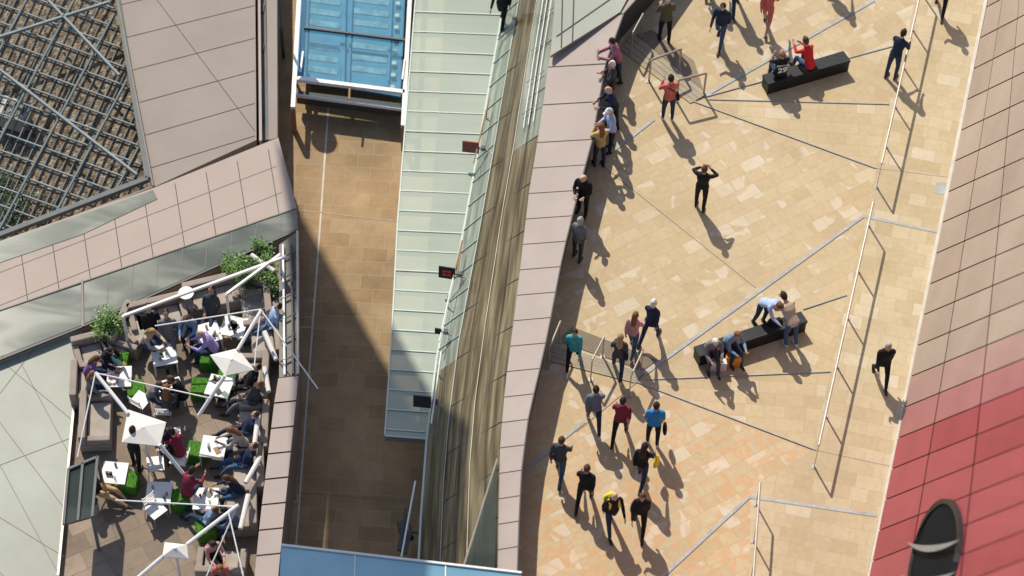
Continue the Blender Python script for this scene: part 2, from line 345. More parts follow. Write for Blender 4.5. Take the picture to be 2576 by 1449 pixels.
# ------------------------------------------------------------------ curved glass facade
b=B(); vs=list(np.arange(-380,1720,20))
OFF=V3((-.05,0,.06))
def Fp(v):
    p=Mp(v+120); return V3((p.x-.12,p.y,ST))
def FA(v,k):
    a=Tp(v);mm=Mp(v+120); return a.lerp(mm,k)+OFF*(min(k/.52,(1-k)/.48))
rf=random.Random(3)
for i in range(len(vs)-1):
    v0,v1=vs[i],vs[i+1]; u0,u1=i/20,(i+1)/20
    a0,a1=FA(v0,0),FA(v1,0); k0,k1=FA(v0,.36),FA(v1,.36); d0,d1=FA(v0,.7),FA(v1,.7); m0,m1=FA(v0,1),FA(v1,1)
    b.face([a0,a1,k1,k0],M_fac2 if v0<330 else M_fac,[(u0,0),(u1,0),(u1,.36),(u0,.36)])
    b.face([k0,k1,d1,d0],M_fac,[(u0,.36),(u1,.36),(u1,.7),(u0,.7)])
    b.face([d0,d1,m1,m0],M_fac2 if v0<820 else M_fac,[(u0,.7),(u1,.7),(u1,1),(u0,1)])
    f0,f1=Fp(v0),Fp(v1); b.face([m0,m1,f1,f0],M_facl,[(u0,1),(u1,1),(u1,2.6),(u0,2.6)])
    n_=V3((-.012,0,.012))
    if i%3==0:
        if v0<820: b.beam(d0+n_,m0+n_,.016,.03,M_canedge)
    if i%6==0: b.beam(FA(v0,.0)+n_,FA(v0,.7)+n_,.010,.014,M_grey)
for k,wd,mt in ((.70,.014,M_canedge),(1.0,.05,M_canedge),(.36,.012,M_steel),(.53,.012,M_joint),(.17,.010,M_joint)):
    for i in range(len(vs)-1):
        n_=V3((-.015,0,.015)); b.beam(FA(vs[i],k)+n_,FA(vs[i+1],k)+n_,wd,.02,mt)
for k in (.3,.6):
    for i in range(len(vs)-1):
        a=FA(vs[i],1).lerp(Fp(vs[i]),k); c=FA(vs[i+1],1).lerp(Fp(vs[i+1]),k); b.beam(a,c,.012,.03,M_grey)
for k in (.10,.17,.24):
    for i in range(0,34):
        n_=V3((-.03,0,.10)); b.beam(FA(vs[i],k)+n_,FA(vs[i+1],k)+n_,.02,.02,M_white)
for i in range(0,35,4): b.beam(FA(vs[i],.04)+V3((-.03,0,.1)),FA(vs[i],.30)+V3((-.03,0,.1)),.02,.02,M_steel)
Z=[Tp(1160),Tp(1500),FA(1500,.55),FA(1330,.26)]
b.face([p+V3((-.06,0,.09)) for p in Z],M_dglass)
b.beam(Z[0]+V3((-.06,0,.1)),Z[2]+V3((-.06,0,.1)),.04,.04,M_steel)
b.build("curved_glass_facade")
# ------------------------------------------------------------------ glass canopy over street
Cv=[-400,0,370,560,850,1095]; Cx=[1072,1045,1015,1000,985,968]
def Cp(v): return G(float(np.interp(v,Cv,Cx)),v,KZ)
b=B(); v=-370.0
while v<1085:
    nv=min(v+50,1097); l0,l1=Cp(v+2),Cp(nv-2); r0,r1=Mp(v+2+8),Mp(nv-2+8)
    th=V3((0,0,.03)); jz=V3((0,0,random.uniform(0,.012)))
    t=[l0+jz,l1+jz,r1+jz,r0+jz]; b.face([p for p in t][::-1],M_canopy)
    b.face([t[0],t[1],t[1]-th,t[0]-th],M_canedge)
    b.beam(Cp(nv)+V3((0,0,.018)),Mp(nv+8)+V3((0,0,.018)),.03,.02,M_canedge)
    b.beam(Cp(nv)-V3((0,0,.12)),Mp(nv+8)-V3((0,0,.12)),.03,.16,M_jlight)
    v=nv
for a,c in ((-370,0),(0,370),(370,560),(560,850),(850,1095)): b.beam(Cp(a),Cp(c),.035,.05,M_canedge)
b.build("glass_canopy")
def hang_sign(name,px,wd,ht,col,marks,z=-.6,tiltang=-8):
    b=B(); c=G(*px,z); r=D2R(tiltang)
    ax=V3((math.cos(r),math.sin(r),0)); up=V3((0,.55,.83)); nn=ax.cross(up)
    b.obox(c,ax*wd/2,up*ht/2,nn*.03,col)
    if marks:
        for sx,sy in marks: b.obox(c+ax*sx+up*sy+nn*.034,ax*.05,up*.03,nn*.003,M_red)
    b.beam(c+ax*wd/2,c+ax*(wd/2+.28)+V3((0,0,-.1)),.03,.03,M_steel)
    b.box(c+ax*(wd/2+.12)+V3((0,.05,-.05)),(.12,.1,.12),M_dgrey)
    b.build(name)
hang_sign("hanging_sign",(1184,370),.44,.30,M_wood,None,tiltang=-6)
hang_sign("display_screen",(1124,686),.42,.30,M_black,[(-.06,.04),(.06,.04),(-.06,-.05),(.06,-.05)])
hang_sign("spotlight",(1102,833),.16,.14,M_black,None)
hang_sign("display_screen",(1062,1010),.44,.30,M_black,None,tiltang=-4)
b=B()
for p,q in (((1230,250),(1192,410)),((1163,605),(1140,700)),((1140,700),(1105,860)),((1110,885),(1085,1065)),((1045,1210),(1010,1400)),((1160,620),(1150,690))):
    b.tube(G(*p,-.6),G(*q,-.6),.022,.022,M_white if p[1]>620 else M_timber)
for p in ((1225,270),(1150,660),(1128,740),(1103,915),(1030,1300)):
    b.tube(G(*p,-.6),G(p[0]-2,p[1]+35,-1.2),.018,.018,M_steel)
b.build("support_pole")
b=B()
for i in range(4):
    b.beam(G(1022+i*4,1280+i*18,-2.2),G(1002+i*6,1385+i*3,-2.2),.06,.06,M_dgrey)
b.box(G(1020,1335,-2.3),(.3,.5,.2),M_dgrey,.3); b.beam(G(1020,1335,-2.2),G(1075,1345,-2.2),.04,.04,M_dgrey)
b.build("light_bracket")
# ------------------------------------------------------------------ low blue glazed skylight on the street
LZ=ST+1.0
b=B()
b.slab([(760,-320),(1034,-320),(1008,243),(748,200)],LZ-.35,.06,M_blue)
for col in ((775,862),(885,985)):
    for k in range(17):
        v0=-300+k*29
        if abs(v0-78)<22: continue
        x0=col[0]+ (v0/200)*-8; x1=col[1]+(v0/200)*-8
        b.face([G(x0+6,v0,LZ-.28),G(x1-6,v0+10,LZ-.28),G(x1-6,v0+24,LZ-.33),G(x0+6,v0+14,LZ-.33)],M_blued)
    for xx in col: b.beam(G(xx+12,-300,LZ-.25),G(xx-8,205,LZ-.25),.05,.05,M_blue)
b.beam(G(872,-300,LZ-.24),G(862,210,LZ-.24),.10,.06,M_blue)
for k in range(8): b.box(G(1001-k*2,10+k*30,LZ-.27),(.12,.12,.08),M_white)
b.poly([(768,-320),(1030,-320),(1006,236),(754,196)],LZ,M_blueglass)
for p,q,wd in (((770,-320),(737,272),.12),((1048,-320),(1014,318),.12),((748,199),(1018,233),.12)):
    b.beam(G(*p,LZ+.04),G(*q,LZ+.04),wd,.12,M_white)
b.beam(G(745,240,LZ-.3),G(1012,275,LZ-.3),.06,.10,M_white)
b.beam(G(765,70,LZ+.05),G(1030,103,LZ+.05),.06,.08,M_dgrey)
b.beam(G(880,217,LZ+.05),G(878,250,LZ+.0),.05,.05,M_timber)
b.slab([(748,228),(1008,260),(1010,278),(746,246)],LZ-.4,.25,M_dgrey)
for px in ((737,272),(1014,318)):
    a=G(*px,LZ); b.box((a.x,a.y,(LZ+ST)/2),(.12,.12,LZ-ST),M_timber)
for u,v in ((762,130),(1018,150)): b.beam(G(u,v,LZ+.12),G(u-6,v+50,LZ+.12),.05,.05,M_white)
b.build("blue_glass_skylight")
b=B(); BZ=1.4
b.slab([(708,1372),(1312,1442),(1330,1700),(690,1700)],BZ,.1,M_skyglass,M_white)
b.beam(G(708,1371,BZ+.02),G(1312,1441,BZ+.02),.05,.06,M_white)
for x,y in ((893,1392),(1121,1419)): b.beam(G(x,y,BZ+.01),G(x-4,1700,BZ+.01),.025,.02,M_white)
b.build("blue_glass_canopy")
# ------------------------------------------------------------------ upper-left building
bld=B()
bld.slab([(285,-300),(642,-300),(642,0),(645,352),(388,470),(300,0)],RZ,3,M_pink2,M_pink2)
for k in range(-3,6):
    y=22+k*82
    xl=np.interp(y+70,[0,470],[300,388]) if y+70>0 else 285
    if y+70<460: bld.pline((xl+2,y+72),(641,y-8),RZ,.02,M_joint,.006)
bld.pline((395,0),(641,330),RZ,.014,M_joint,.008)
bld.pline((395,0),(340,-80),RZ,.014,M_joint,.008)
bld.slab([(643,-300),(668,-300),(668,0),(676,350),(650,358),(646,0)],RZ-.25,2.8,M_grey,M_grey)
for y in (20,120,300): bld.box(G(661,y,RZ-.22),(.08,.3,.03),M_dgrey)
bld.slab([(668,-300),(697,-300),(697,0),(698,346),(676,352),(670,0)],RZ,3,M_pink2,M_pink2)
bld.slab([(648,-300),(655,-300),(655,0),(659,352),(652,354),(649,0)],RZ+.02,.3,M_pink,M_pink)
BZ2=RZ+.12
band=[(-200,675),(388,472),(700,346),(746,520),(748,579),(208,822),(-200,985)]
bld.slab(band,BZ2,3,M_pink,M_pink2)
def tl(t):
    a=np.array([-200,675.])+t*np.array([900,-329.]); c=np.array([-200,985.])+t*np.array([948,-406.]); return a,c
for i in range(1,12):
    a,c=tl(i/11.5); a2=a+np.array([14,16]); bld.pline(tuple(a2),(c[0]+50*(1-i/12),c[1]-20*(1-i/12)),BZ2,.018,M_joint,.006)
for f in (.28,.56,.8):
    a0,c0=tl(.0);a1,c1=tl(.98); bld.pline(tuple(a0+(c0-a0)*f),tuple(a1+(c1-a1)*f),BZ2,.016,M_jlight,.007)
bld.poly([(-200,690),(0,608),(385,478),(396,500),(205,590),(0,660),(-200,730)],BZ2+.015,M_mirror)
bld.poly([(212,712),(746,527),(747,575),(210,815)],BZ2+.015,M_mirror)
bld.poly([(-200,850),(204,716),(204,818),(-200,975)],BZ2+.015,M_mirror)
for i in range(1,9):
    x=212+i*62; bld.pline((x,712-(x-212)*.346),(x-6,815-(x-212)*.446),BZ2+.018,.014,M_jlight,.006)
bld.pline((-200,850),(746,524),BZ2+.018,.03,M_jlight,.02)
bld.pline((207,705),(209,822),BZ2+.018,.05,M_pink2,.03)
bld.beam(G(-200,985,BZ2),G(208,822,BZ2),.05,.06,M_dgrey); bld.beam(G(208,822,BZ2),G(748,579,BZ2),.05,.06,M_dgrey)
q=[(-300,1020),(0,905),(206,828),(190,1000),(146,1449),(130,1800),(-300,1800)]
bld.slab(q,RZ-.05,3,M_pale,M_pink2)
for p,r in (((0,905),(185,1060)),((-40,1010),(170,1290)),((0,1170),(183,1100)),((40,890),(178,1150)),((-20,1290),(160,1400)),((0,1170),(150,1449)),((90,872),(0,990)),((-60,1380),(120,1560))):
    bld.pline(p,r,RZ-.05,.016,M_jlight,.006)
bld.beam(G(204,828,RZ),G(146,1449,RZ),.06,.06,M_steel)
bld.build("clad_building")
b=B()
b.poly([(-300,-400),(330,-400),(420,520),(-300,760)],ST+.06,M_gravel)
lw=B()
fr=[((278,-300),(296,0)),((296,0),(372,450)),((372,450),(-200,668))]
for p,q in fr: lw.beam(G(*p,RZ),G(*q,RZ),.14,.14,M_grey)
lw.beam(G(296,0,RZ+.1),G(385,468,RZ+.1),.05,.06,M_jlight); lw.beam(G(385,470,RZ+.08),G(-200,690,RZ+.08),.05,.06,M_jlight)
def xr(y): return float(np.interp(y,[-300,0,450],[265,282,362]))
def clip(p,d):
    out=[]
    for t in np.linspace(-900,900,1801):
        x=p[0]+d[0]*t; y=p[1]+d[1]*t
        if x>-180 and y>-280 and x<xr(y) and y< 598-0.382*x-6: out.append((x,y))
    return (out[0],out[-1]) if len(out)>8 else None
for k in range(-20,36):
    s=clip((k*24-100,200),(.42,-.907))
    if s: lw.beam(G(*s[0],RZ-.30),G(*s[1],RZ-.30),.026,.07,M_slat)
for k in range(-4,14):
    s=clip((0,k*46+10),(.94,.34))
    if s: lw.beam(G(*s[0],RZ-.18),G(*s[1],RZ-.18),.032,.06,M_slat2)
for k in range(-2,5):
    s=clip((k*120-40,200),(.47,-.88))
    if s: lw.beam(G(*s[0],RZ-.10),G(*s[1],RZ-.10),.05,.08,M_slat)
for p,q in (((-100,125),(275,5)),((-60,130),(345,440)),((120,0),(300,190))):
    lw.beam(G(*p,RZ+.0),G(*q,RZ+.0),.06,.10,M_slat2)
lw.build("louvre_grille")
b.build("gravel_bed")
# air conditioning unit standing on the gravel under the grille
b=B(); c=G(30,272,RZ-.36); r=-.3; R=Matrix.Rotation(r,3,'Z')
M_acb=mat("casing_paint",(.40,.39,.36),.6)
b.box(c-V3((0,0,.28)),(.86,.66,.5),M_acb,r); b.box(c-V3((0,0,.02)),(.90,.70,.02),M_acb,r)
fc=c+R@V3((.08,0,0))
b.tube(fc+V3((0,0,-.008)),fc+V3((0,0,.012)),.27,.27,M_dgrey,24)
for k in range(5):
    a=k*2*math.pi/5; b.obox(fc+V3((.14*math.cos(a),.14*math.sin(a),.018)),V3((math.cos(a),math.sin(a),0))*.10,V3((-math.sin(a),math.cos(a),.25))*.045,V3((0,0,.003)),M_jlight)
b.tube(fc+V3((0,0,.01)),fc+V3((0,0,.035)),.05,.05,M_jlight,12)
for rr in (.10,.16,.22,.28):
    for k in range(20):
        a0=k*.31416;a1=a0+.31416; b.beam(fc+V3((rr*math.cos(a0),rr*math.sin(a0),.045)),fc+V3((rr*math.cos(a1),rr*math.sin(a1),.045)),.008,.008,M_grey)
for k in range(6): b.box(c+R@V3((-.36,-.25+.1*k,-.005)),(.10,.04,.01),M_grey,r)
for sx in (-.35,.35):
    for sy in (-.25,.25): q=c+R@V3((sx,sy,-.65)); b.box(q,(.08,.08,.3),M_grey,r)
b.build("air_conditioning_unit")
# ------------------------------------------------------------------ terrace
b=B()
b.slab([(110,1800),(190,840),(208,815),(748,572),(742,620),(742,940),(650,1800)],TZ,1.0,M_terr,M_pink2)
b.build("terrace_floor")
b=B()
capL=[(700,950),(690,1010),(655,1300),(640,1449),(610,1800)]; capR=[(751,943),(745,1010),(722,1230),(700,1449),(665,1800)]
n=14
def ip(L,v): return float(np.interp(v,[p[1] for p in L],[p[0] for p in L]))
for i in range(n):
    v0=950+i*64; v1=v0+60
    b.slab([(ip(capL,v0),v0+2),(ip(capR,v0),v0-4),(ip(capR,v1),v1-4),(ip(capL,v1),v1+2)],CZ+.02,.06,M_pinkc,M_pink2)
    b.slab([(ip(capL,v0),v0),(ip(capR,v0)-1,v0-8),(ip(capR,v1+6)-1,v1),(ip(capL,v1+6),v1+6)],CZ,2.0,M_joint,M_pink2)
b.slab([(702,616),(748,583),(750,943),(702,955)],CZ-.1,1.9,M_jlight,M_pink2)
for x in (712,733):
    b.beam(G(x,618,CZ-.05),G(x+4,945,CZ-.05),.05,.14,M_white if x<720 else M_dgrey)
for k in range(6): b.beam(G(706,650+k*52,CZ),G(746,630+k*52,CZ),.025,.04,M_grey)
b.beam(G(748,583,CZ),G(750,943,CZ),.06,.12,M_steel)
b.build("terrace_parapet_wall")
b=B(); b.slab([(172,1180),(245,1150),(232,1300),(160,1320)],TZ+1.6,.06,M_dglass,M_dgrey)
for p,q in (((172,1180),(245,1150)),((245,1150),(232,1300)),((208,1165),(196,1310)),((172,1180),(160,1320))): b.beam(G(*p,TZ+1.63),G(*q,TZ+1.63),.06,.07,M_grey)
for p in ((245,1150),(232,1300)): a=G(*p,TZ+1.6); b.box((a.x,a.y,TZ+.8),(.07,.07,1.6),M_grey)
b.build("glazed_porch")
def table(px,rot=15,s=.62,h=.48,long=1.0,items=True):
    b=B(); c=G(*px,TZ+h); r=D2R(rot); R=Matrix.Rotation(r,3,'Z')
    b.box(c,(s*long,s,.04),M_white,r)
    for sx in (-1,1):
        for sy in (-1,1):
            p=c+R@V3((sx*(s*long/2-.03),sy*(s/2-.03),0)); b.box((p.x,p.y,TZ+h/2-.02),(.045,.045,h-.04),M_white,r)
    if items:
        for k in range(random.randint(3,7)):
            p=c+R@V3((random.uniform(-.22,.22),random.uniform(-.22,.22),0)); mt=random.choice([M_black,M_jlight,M_wood,M_dgrey,M_clear,M_timber])
            if random.random()<.65: b.tube(p+V3((0,0,.02)),p+V3((0,0,.12)),.03,.036,mt,8)
            else: b.box(p+V3((0,0,.03)),(.2,.14,.015),mt,random.random()*3)
    b.build("lounge_table",bevel=.006)
for px,r in (((413,893),14),((523,838),22),((588,822),-10),((428,980),20),((300,948),5),((288,1190),-3),((400,1240),0),((537,1125),-5),((518,1255),2),((425,1105),12),((552,972),-12)): table(px,r)
def sofa(px,rot,L=1.5,name="lounge_sofa",depth=.78):
    b=B(); c=G(*px,TZ); r=D2R(rot); R=Matrix.Rotation(r,3,'Z')
    def bx(x,y,z,sx,sy,sz,mt): b.box(c+R@V3((x,y,z)),(sx,sy,sz),mt,r)
    bx(0,0,.17,L,depth,.30,M_sofa); bx(0,depth/2-.09,.52,L,.18,.38,M_sofa)
    for sx in (-1,1): bx(sx*(L/2-.08),-.09,.44,.16,depth-.19,.22,M_sofa)
    n=max(1,int((L-.3)/.6))
    for k in range(n): bx(-(L-.34)/2+(k+.5)*(L-.34)/n,-.09,.375,(L-.36)/n-.02,depth-.22,.10,M_cush)
    b.build(name,bevel=.03)
sofa((400,815),19,1.5); sofa((545,762),19,1.6); sofa((655,765),-20,1.2); sofa((335,850),75,1.3)
sofa((235,905),20,.9,"lounge_armchair"); sofa((222,985),95,1.1); sofa((245,1078),95,1.4); sofa((648,800),-80,1.1)
sofa((640,975),-88,1.4); sofa((640,1100),-88,1.4); sofa((628,1205),-85,1.3); sofa((610,1300),-85,1.2); sofa((560,1440),180,1.2); sofa((672,880),-80,1.0)
sofa((300,880),40,.8,"lounge_armchair")
def turf(px,rot=10,s=.44):
    b=B(); c=G(*px,TZ); r=D2R(rot); b.box(c+V3((0,0,s/2+.01)),(s,s,s-.02),M_grass,r); R=Matrix.Rotation(r,3,'Z')
    for k in range(500):
        f=random.randint(0,4); x,y,z=[random.uniform(-s/2,s/2) for _ in range(3)]
        if f==0: z=s/2;nn=V3((0,0,1))
        elif f==1: x=s/2;nn=V3((1,0,0))
        elif f==2: x=-s/2;nn=V3((-1,0,0))
        elif f==3: y=s/2;nn=V3((0,1,0))
        else: y=-s/2;nn=V3((0,-1,0))
        p=c+R@V3((x,y,z+s/2)); t=R@(nn*.035+V3([random.uniform(-.02,.02) for _ in range(3)])); sd=V3((random.uniform(-1,1),random.uniform(-1,1),random.uniform(-1,1))).normalized()*.008
        b.face([p-sd,p+sd,p+t],M_grass)
    b.build("turf_cube_stool")
for px in ((303,925),(345,998),(506,992),(326,1228),(455,1270),(497,1152),(528,918),(520,1345),(575,960)): turf(px,random.uniform(-8,20))
def chair(px,rot):
    b=B(); c=G(*px,TZ); r=D2R(rot); R=Matrix.Rotation(r,3,'Z')
    b.box(c+V3((0,0,.44)),(.42,.42,.03),M_white,r)
    for sx in (-1,1):
        for sy in (-1,1):
            p=c+R@V3((sx*.18,sy*.18,0)); q=c+R@V3((sx*.21,sy*.21,0)); b.tube(p+V3((0,0,.43)),q,.012,.01,M_steel,6)
        b.tube(c+R@V3((sx*.18,.2,.44)),c+R@V3((sx*.17,.26,.82)),.012,.012,M_steel,6)
    for k in range(4): b.box(c+R@V3((0,.22+.012*k,.56+.07*k)),(.36,.02,.035),M_white,r)
    b.build("cafe_chair")
for px,r in (((358,1030),150),((395,1190),190),((455,1175),-100),((415,1050),180),((395,1305),45)): chair(px,r)
def parasol(c4,arms,stays,zc=1.55):
    b=B(); P=[G(*p,TZ+zc) for p in c4]; ctr=sum(P,V3())/4+V3((0,0,.16))
    for k in range(4):
        b.face([P[k],P[(k+1)%4],ctr],M_canvas)
    for k in range(4):
        b.face([P[(k+1)%4]-V3((0,0,.02)),P[k]-V3((0,0,.02)),ctr-V3((0,0,.02))],M_canvas)
    b.tube(V3((ctr.x,ctr.y,TZ)),ctr,.035,.035,M_white)
    for p,q,z0,z1 in arms: b.tube(G(*p,TZ+z0),G(*q,TZ+z1),.05,.05,M_white)
    for p,q,z0,z1 in stays: b.tube(G(*p,TZ+z0),G(*q,TZ+z1),.018,.018,M_white)
    b.build("tensile_parasol")
parasol([(528,893),(598,876),(640,930),(566,945)],[((598,880),(657,782),1.6,1.9),((566,945),(500,1045),1.6,.8)],[((655,778),(800,978),1.9,1.5),((390,820),(657,778),1.6,1.9),((655,785),(640,920),1.9,1.5)])
parasol([(322,1030),(418,1062),(402,1122),(306,1112)],[((322,1040),(240,938),1.6,1.8),((402,1118),(480,1215),1.6,.7)],[((240,938),(530,1002),1.8,1.7),((240,938),(195,1150),1.8,1.2)])
parasol([(414,1364),(470,1370),(474,1406),(408,1400)],[((470,1370),(600,1270),1.5,1.8),((410,1400),(345,1455),1.5,1.1)],[((290,1258),(598,1275),1.7,1.8),((575,1290),(612,1449),1.8,1.5),((598,1270),(520,1449),1.8,1.0)])
b=B()
for p,q in (((665,925),(676,985)),((650,1045),(640,1120)),((655,1150),(618,1215)),((625,1245),(605,1330)),((665,835),(695,905)),((632,642),(690,682))):
    b.tube(G(*p,TZ+1.0),G(*q,TZ+1.0),.07,.06,M_canvas,10); b.tube(G(*p,TZ+1.0)-V3((0,0,1)),G(*p,TZ+1.0),.03,.03,M_steel,6)
b.build("folded_parasol")
b=B()
for p,q in (((310,795),(720,645)),((570,740),(705,640))): b.beam(G(*p,TZ+1.6),G(*q,TZ+1.6),.06,.08,M_white)
for p in ((310,795),(570,740),(705,650)): a=G(*p,TZ+1.6); b.box((a.x,a.y,TZ+.8),(.06,.06,1.6),M_white)
b.build("terrace_frame")
b=B(); c=G(468,738,TZ+.75); b.tube(c,c+V3((0,0,.03)),.2,.2,M_white,20); b.tube(V3((c.x,c.y,TZ)),c,.025,.025,M_steel,8); b.tube(V3((c.x,c.y,TZ)),V3((c.x,c.y,TZ+.03)),.16,.16,M_steel,16); b.build("round_cafe_table")
b=B(); c=G(240,1290,TZ); b.tube(c,c+V3((0,0,.55)),.11,.12,M_steel,16); b.tube(c+V3((0,0,.55)),c+V3((0,0,.57)),.13,.13,M_dgrey,16); b.build("ash_bin")
LEAF=[mat("leaf_%d"%i,cc,.6,var=.35,scale=12) for i,cc in enumerate([(.05,.13,.02),(.09,.20,.03),(.14,.27,.05),(.03,.08,.02)])]
LEAF2=[mat("roofleaf_%d"%i,cc,.8,var=.35,scale=12) for i,cc in enumerate([(.06,.10,.045),(.10,.14,.07),(.16,.19,.11),(.03,.06,.025)])]
M_fl=mat("white_flower",(.6,.55,.58),.7)
def plant(name,px,z,R,H,n,flowers=0,pot=True,mats=None):
    b=B(); c=G(*px,z); mats=mats or LEAF; rnd=random.Random(int(px[0]*7+px[1]))
    ph=.4 if pot else 0
    if pot: 
        b.tube(c,c+V3((0,0,ph)),R*.45,R*.6,M_pot,14); b.tube(c+V3((0,0,ph)),c+V3((0,0,ph+.01)),R*.55,R*.55,M_soil,14)
    tips=[]
    for k in range(12):
        a=rnd.uniform(0,6.28); rr=rnd.uniform(.1,.9)*R; tip=c+V3((math.cos(a)*rr,math.sin(a)*rr,ph+H*rnd.uniform(.35,1)))
        mid=c.lerp(tip,.5)+V3((0,0,.12*H)); b.tube(c+V3((0,0,ph)),mid,.014,.010,M_timber,5); b.tube(mid,tip,.010,.004,M_timber,5); tips+= [tip,mid.lerp(tip,.4)]
    for k in range(n):
        t=rnd.choice(tips); p=t+V3((rnd.gauss(0,1),rnd.gauss(0,1),rnd.gauss(0,.8)))*R*.20
        d=V3((rnd.gauss(0,1),rnd.gauss(0,1),rnd.gauss(.3,.7))).normalized(); s=rnd.uniform(.035,.075)
        e=d.cross(V3((0,0,1))); e=e.normalized() if e.length>.01 else V3((1,0,0))
        mt=rnd.choice(mats) if p.z<t.z else rnd.choice(mats[1:3]+[mats[0]])
        b.face([p,p+d*s*.5+e*s*.3,p+d*s,p+d*s*.5-e*s*.3],mt)
    for k in range(flowers):
        t=rnd.choice(tips); p=t+V3((rnd.gauss(0,1),rnd.gauss(0,1),rnd.gauss(.5,.5)))*R*.22
        b.box(p,(.03,.03,.02),M_fl,rnd.random()*3)
    b.build(name)
plant("potted_shrub",(618,738),TZ,.45,1.05,2600,25); plant("potted_shrub",(668,728),TZ,.36,.75,1700,15); plant("potted_shrub",(268,862),TZ,.5,.8,2600,60)
plant("potted_shrub",(590,705),TZ,.32,.6,900,10); plant("potted_shrub",(665,662),TZ,.34,.5,1000,10); plant("potted_shrub",(690,760),TZ,.28,.6,800,5)
plant("roof_plants",(45,520),ST+.07,.8,.35,2200,30,pot=False,mats=LEAF2); plant("roof_plants",(10,470),ST+.07,.5,.3,1200,15,pot=False,mats=LEAF2)
# ------------------------------------------------------------------ right-hand clad building with sloping wall
def pan(name,c): return mat(name,c,.6,var=.10,scale=.3,spec=.2)
PC=[pan("clad_tan",(.42,.33,.265)),pan("clad_tan2",(.395,.305,.245)),pan("clad_rose",(.41,.25,.22)),pan("clad_salmon",(.40,.16,.155)),pan("clad_red",(.37,.078,.088)),pan("clad_red2",(.335,.062,.072))]
b=B()
def E(t): return G(2498+(2178-2498)*t,-60+1550*t,.1)
def Q(t): return G(2620+20*t,-130+1440*t,4+14*t)
def S(s,t): return E(t).lerp(Q(t),s)
def nrm_at(s,t):
    n=(S(s+.01,t)-S(s,t)).cross(S(s,t+.01)-S(s,t)).normalized(); return n if n.z>0 else -n
NR=32
rows=[-.3+1.6*i/NR for i in range(NR+1)]; cols=[0,.30,.62,.95,1.3,1.7]
for i in range(NR):
    for j in range(5):
        t0,t1=rows[i],rows[i+1]; s0,s1=cols[j],cols[j+1]; tm=(t0+t1)/2
        if tm<.52: mt=PC[0] if (i+j)%3 else PC[1]
        elif tm<.645: mt=PC[1] if (i+j)%2 else PC[0]
        elif tm<.695: mt=PC[2]
        elif tm<.745: mt=PC[3]
        else: mt=PC[4] if (i*3+j)%4 else PC[5]
        g=.0010; gs=.003
        b.face([S(s0+gs,t0+g),S(s0+gs,t1-g),S(s1-gs,t1-g),S(s1-gs,t0+g)],mt)
for i in range(NR):
    t0,t1=rows[i],rows[i+1]; o=nrm_at(.5,t0)*-.05
    for s0,s1 in zip(cols[:-1],cols[1:]): b.face([S(s0,t0)+o,S(s0,t1)+o,S(s1,t1)+o,S(s1,t0)+o],M_joint)
for i in (0,NR): b.face([S(0,rows[i]),S(1.7,rows[i]),V3((S(1.7,rows[i]).x,S(1.7,rows[i]).y,0)),V3((S(0,rows[i]).x,S(0,rows[i]).y,0))],M_pink2)
a,c=S(1.7,rows[0]),S(1.7,rows[NR]); b.face([a,c,V3((c.x,c.y,0)),V3((a.x,a.y,0))],M_pink2)
# tall arched opening in the wall with pale louvre blades
tc0,sc0=.985,.47
nn=nrm_at(sc0,tc0)
def W(ds,dt,o=.06): return S(sc0+ds,tc0+dt+.0)+nn*o
N=36; ring=[W(.14*math.cos(k*6.2832/N),.088*math.sin(k*6.2832/N)) for k in range(N)]; b.face(ring,M_void)
for k in range(N): b.beam(ring[k],ring[(k+1)%N],.10,.10,M_bside)
for base_,amp in ((-.020,.012),(.034,.012)):
    K=12
    for k in range(K):
        def f(x,sg): return W(x,base_+amp*(1-(x/.17)**2)+.10*x+sg*.0055*max(0,1-(x/.17)**2),.16)
        x0=-.17+.34*k/K; x1=-.17+.34*(k+1)/K
        b.face([f(x0,-1),f(x1,-1),f(x1,1),f(x0,1)],M_blade)
b.build("sloping_clad_building")
# ------------------------------------------------------------------ unseen panel and mast, added to cast the street shadow
b=B(); ZT=21.0
def up_sun(u,v,z=ST): 
    p=G(u,v,z); k=(ZT-z)/ldir.z; return p+ldir*k
shp=[(748,524),(1080,1112),(1300,1500),(1240,2200),(-1000,2200),(-1000,1920),(815,1920),(825,1080),(800,900),(778,700),(758,600)]  # outline drawn as the wanted shadow on the street, then lifted sunward
b.prism([up_sun(*p) for p in shp],.25,M_pink2,M_pink2)
a=up_sun(-950,2050); b.box((a.x,a.y,(ZT+ST)/2),(1.2,1.2,ZT-ST-.3),M_pink2)
b.build("street_shade_panel")
b=B(); P=G(700,-40,ST+3.1); b.tube(V3((P.x,P.y,ST)),P,.05,.04,M_dgrey)
for k in range(8):
    a0=-math.pi/2+k*math.pi/8; a1=a0+math.pi/8
    b.tube(P+V3((0,0,.35*math.sin(a0)+.35)),P+V3((0,0,.35*math.sin(a1)+.35)),.35*math.cos(a0)+.001,.35*math.cos(a1)+.001,M_white,20)
b.build("globe_lamp")
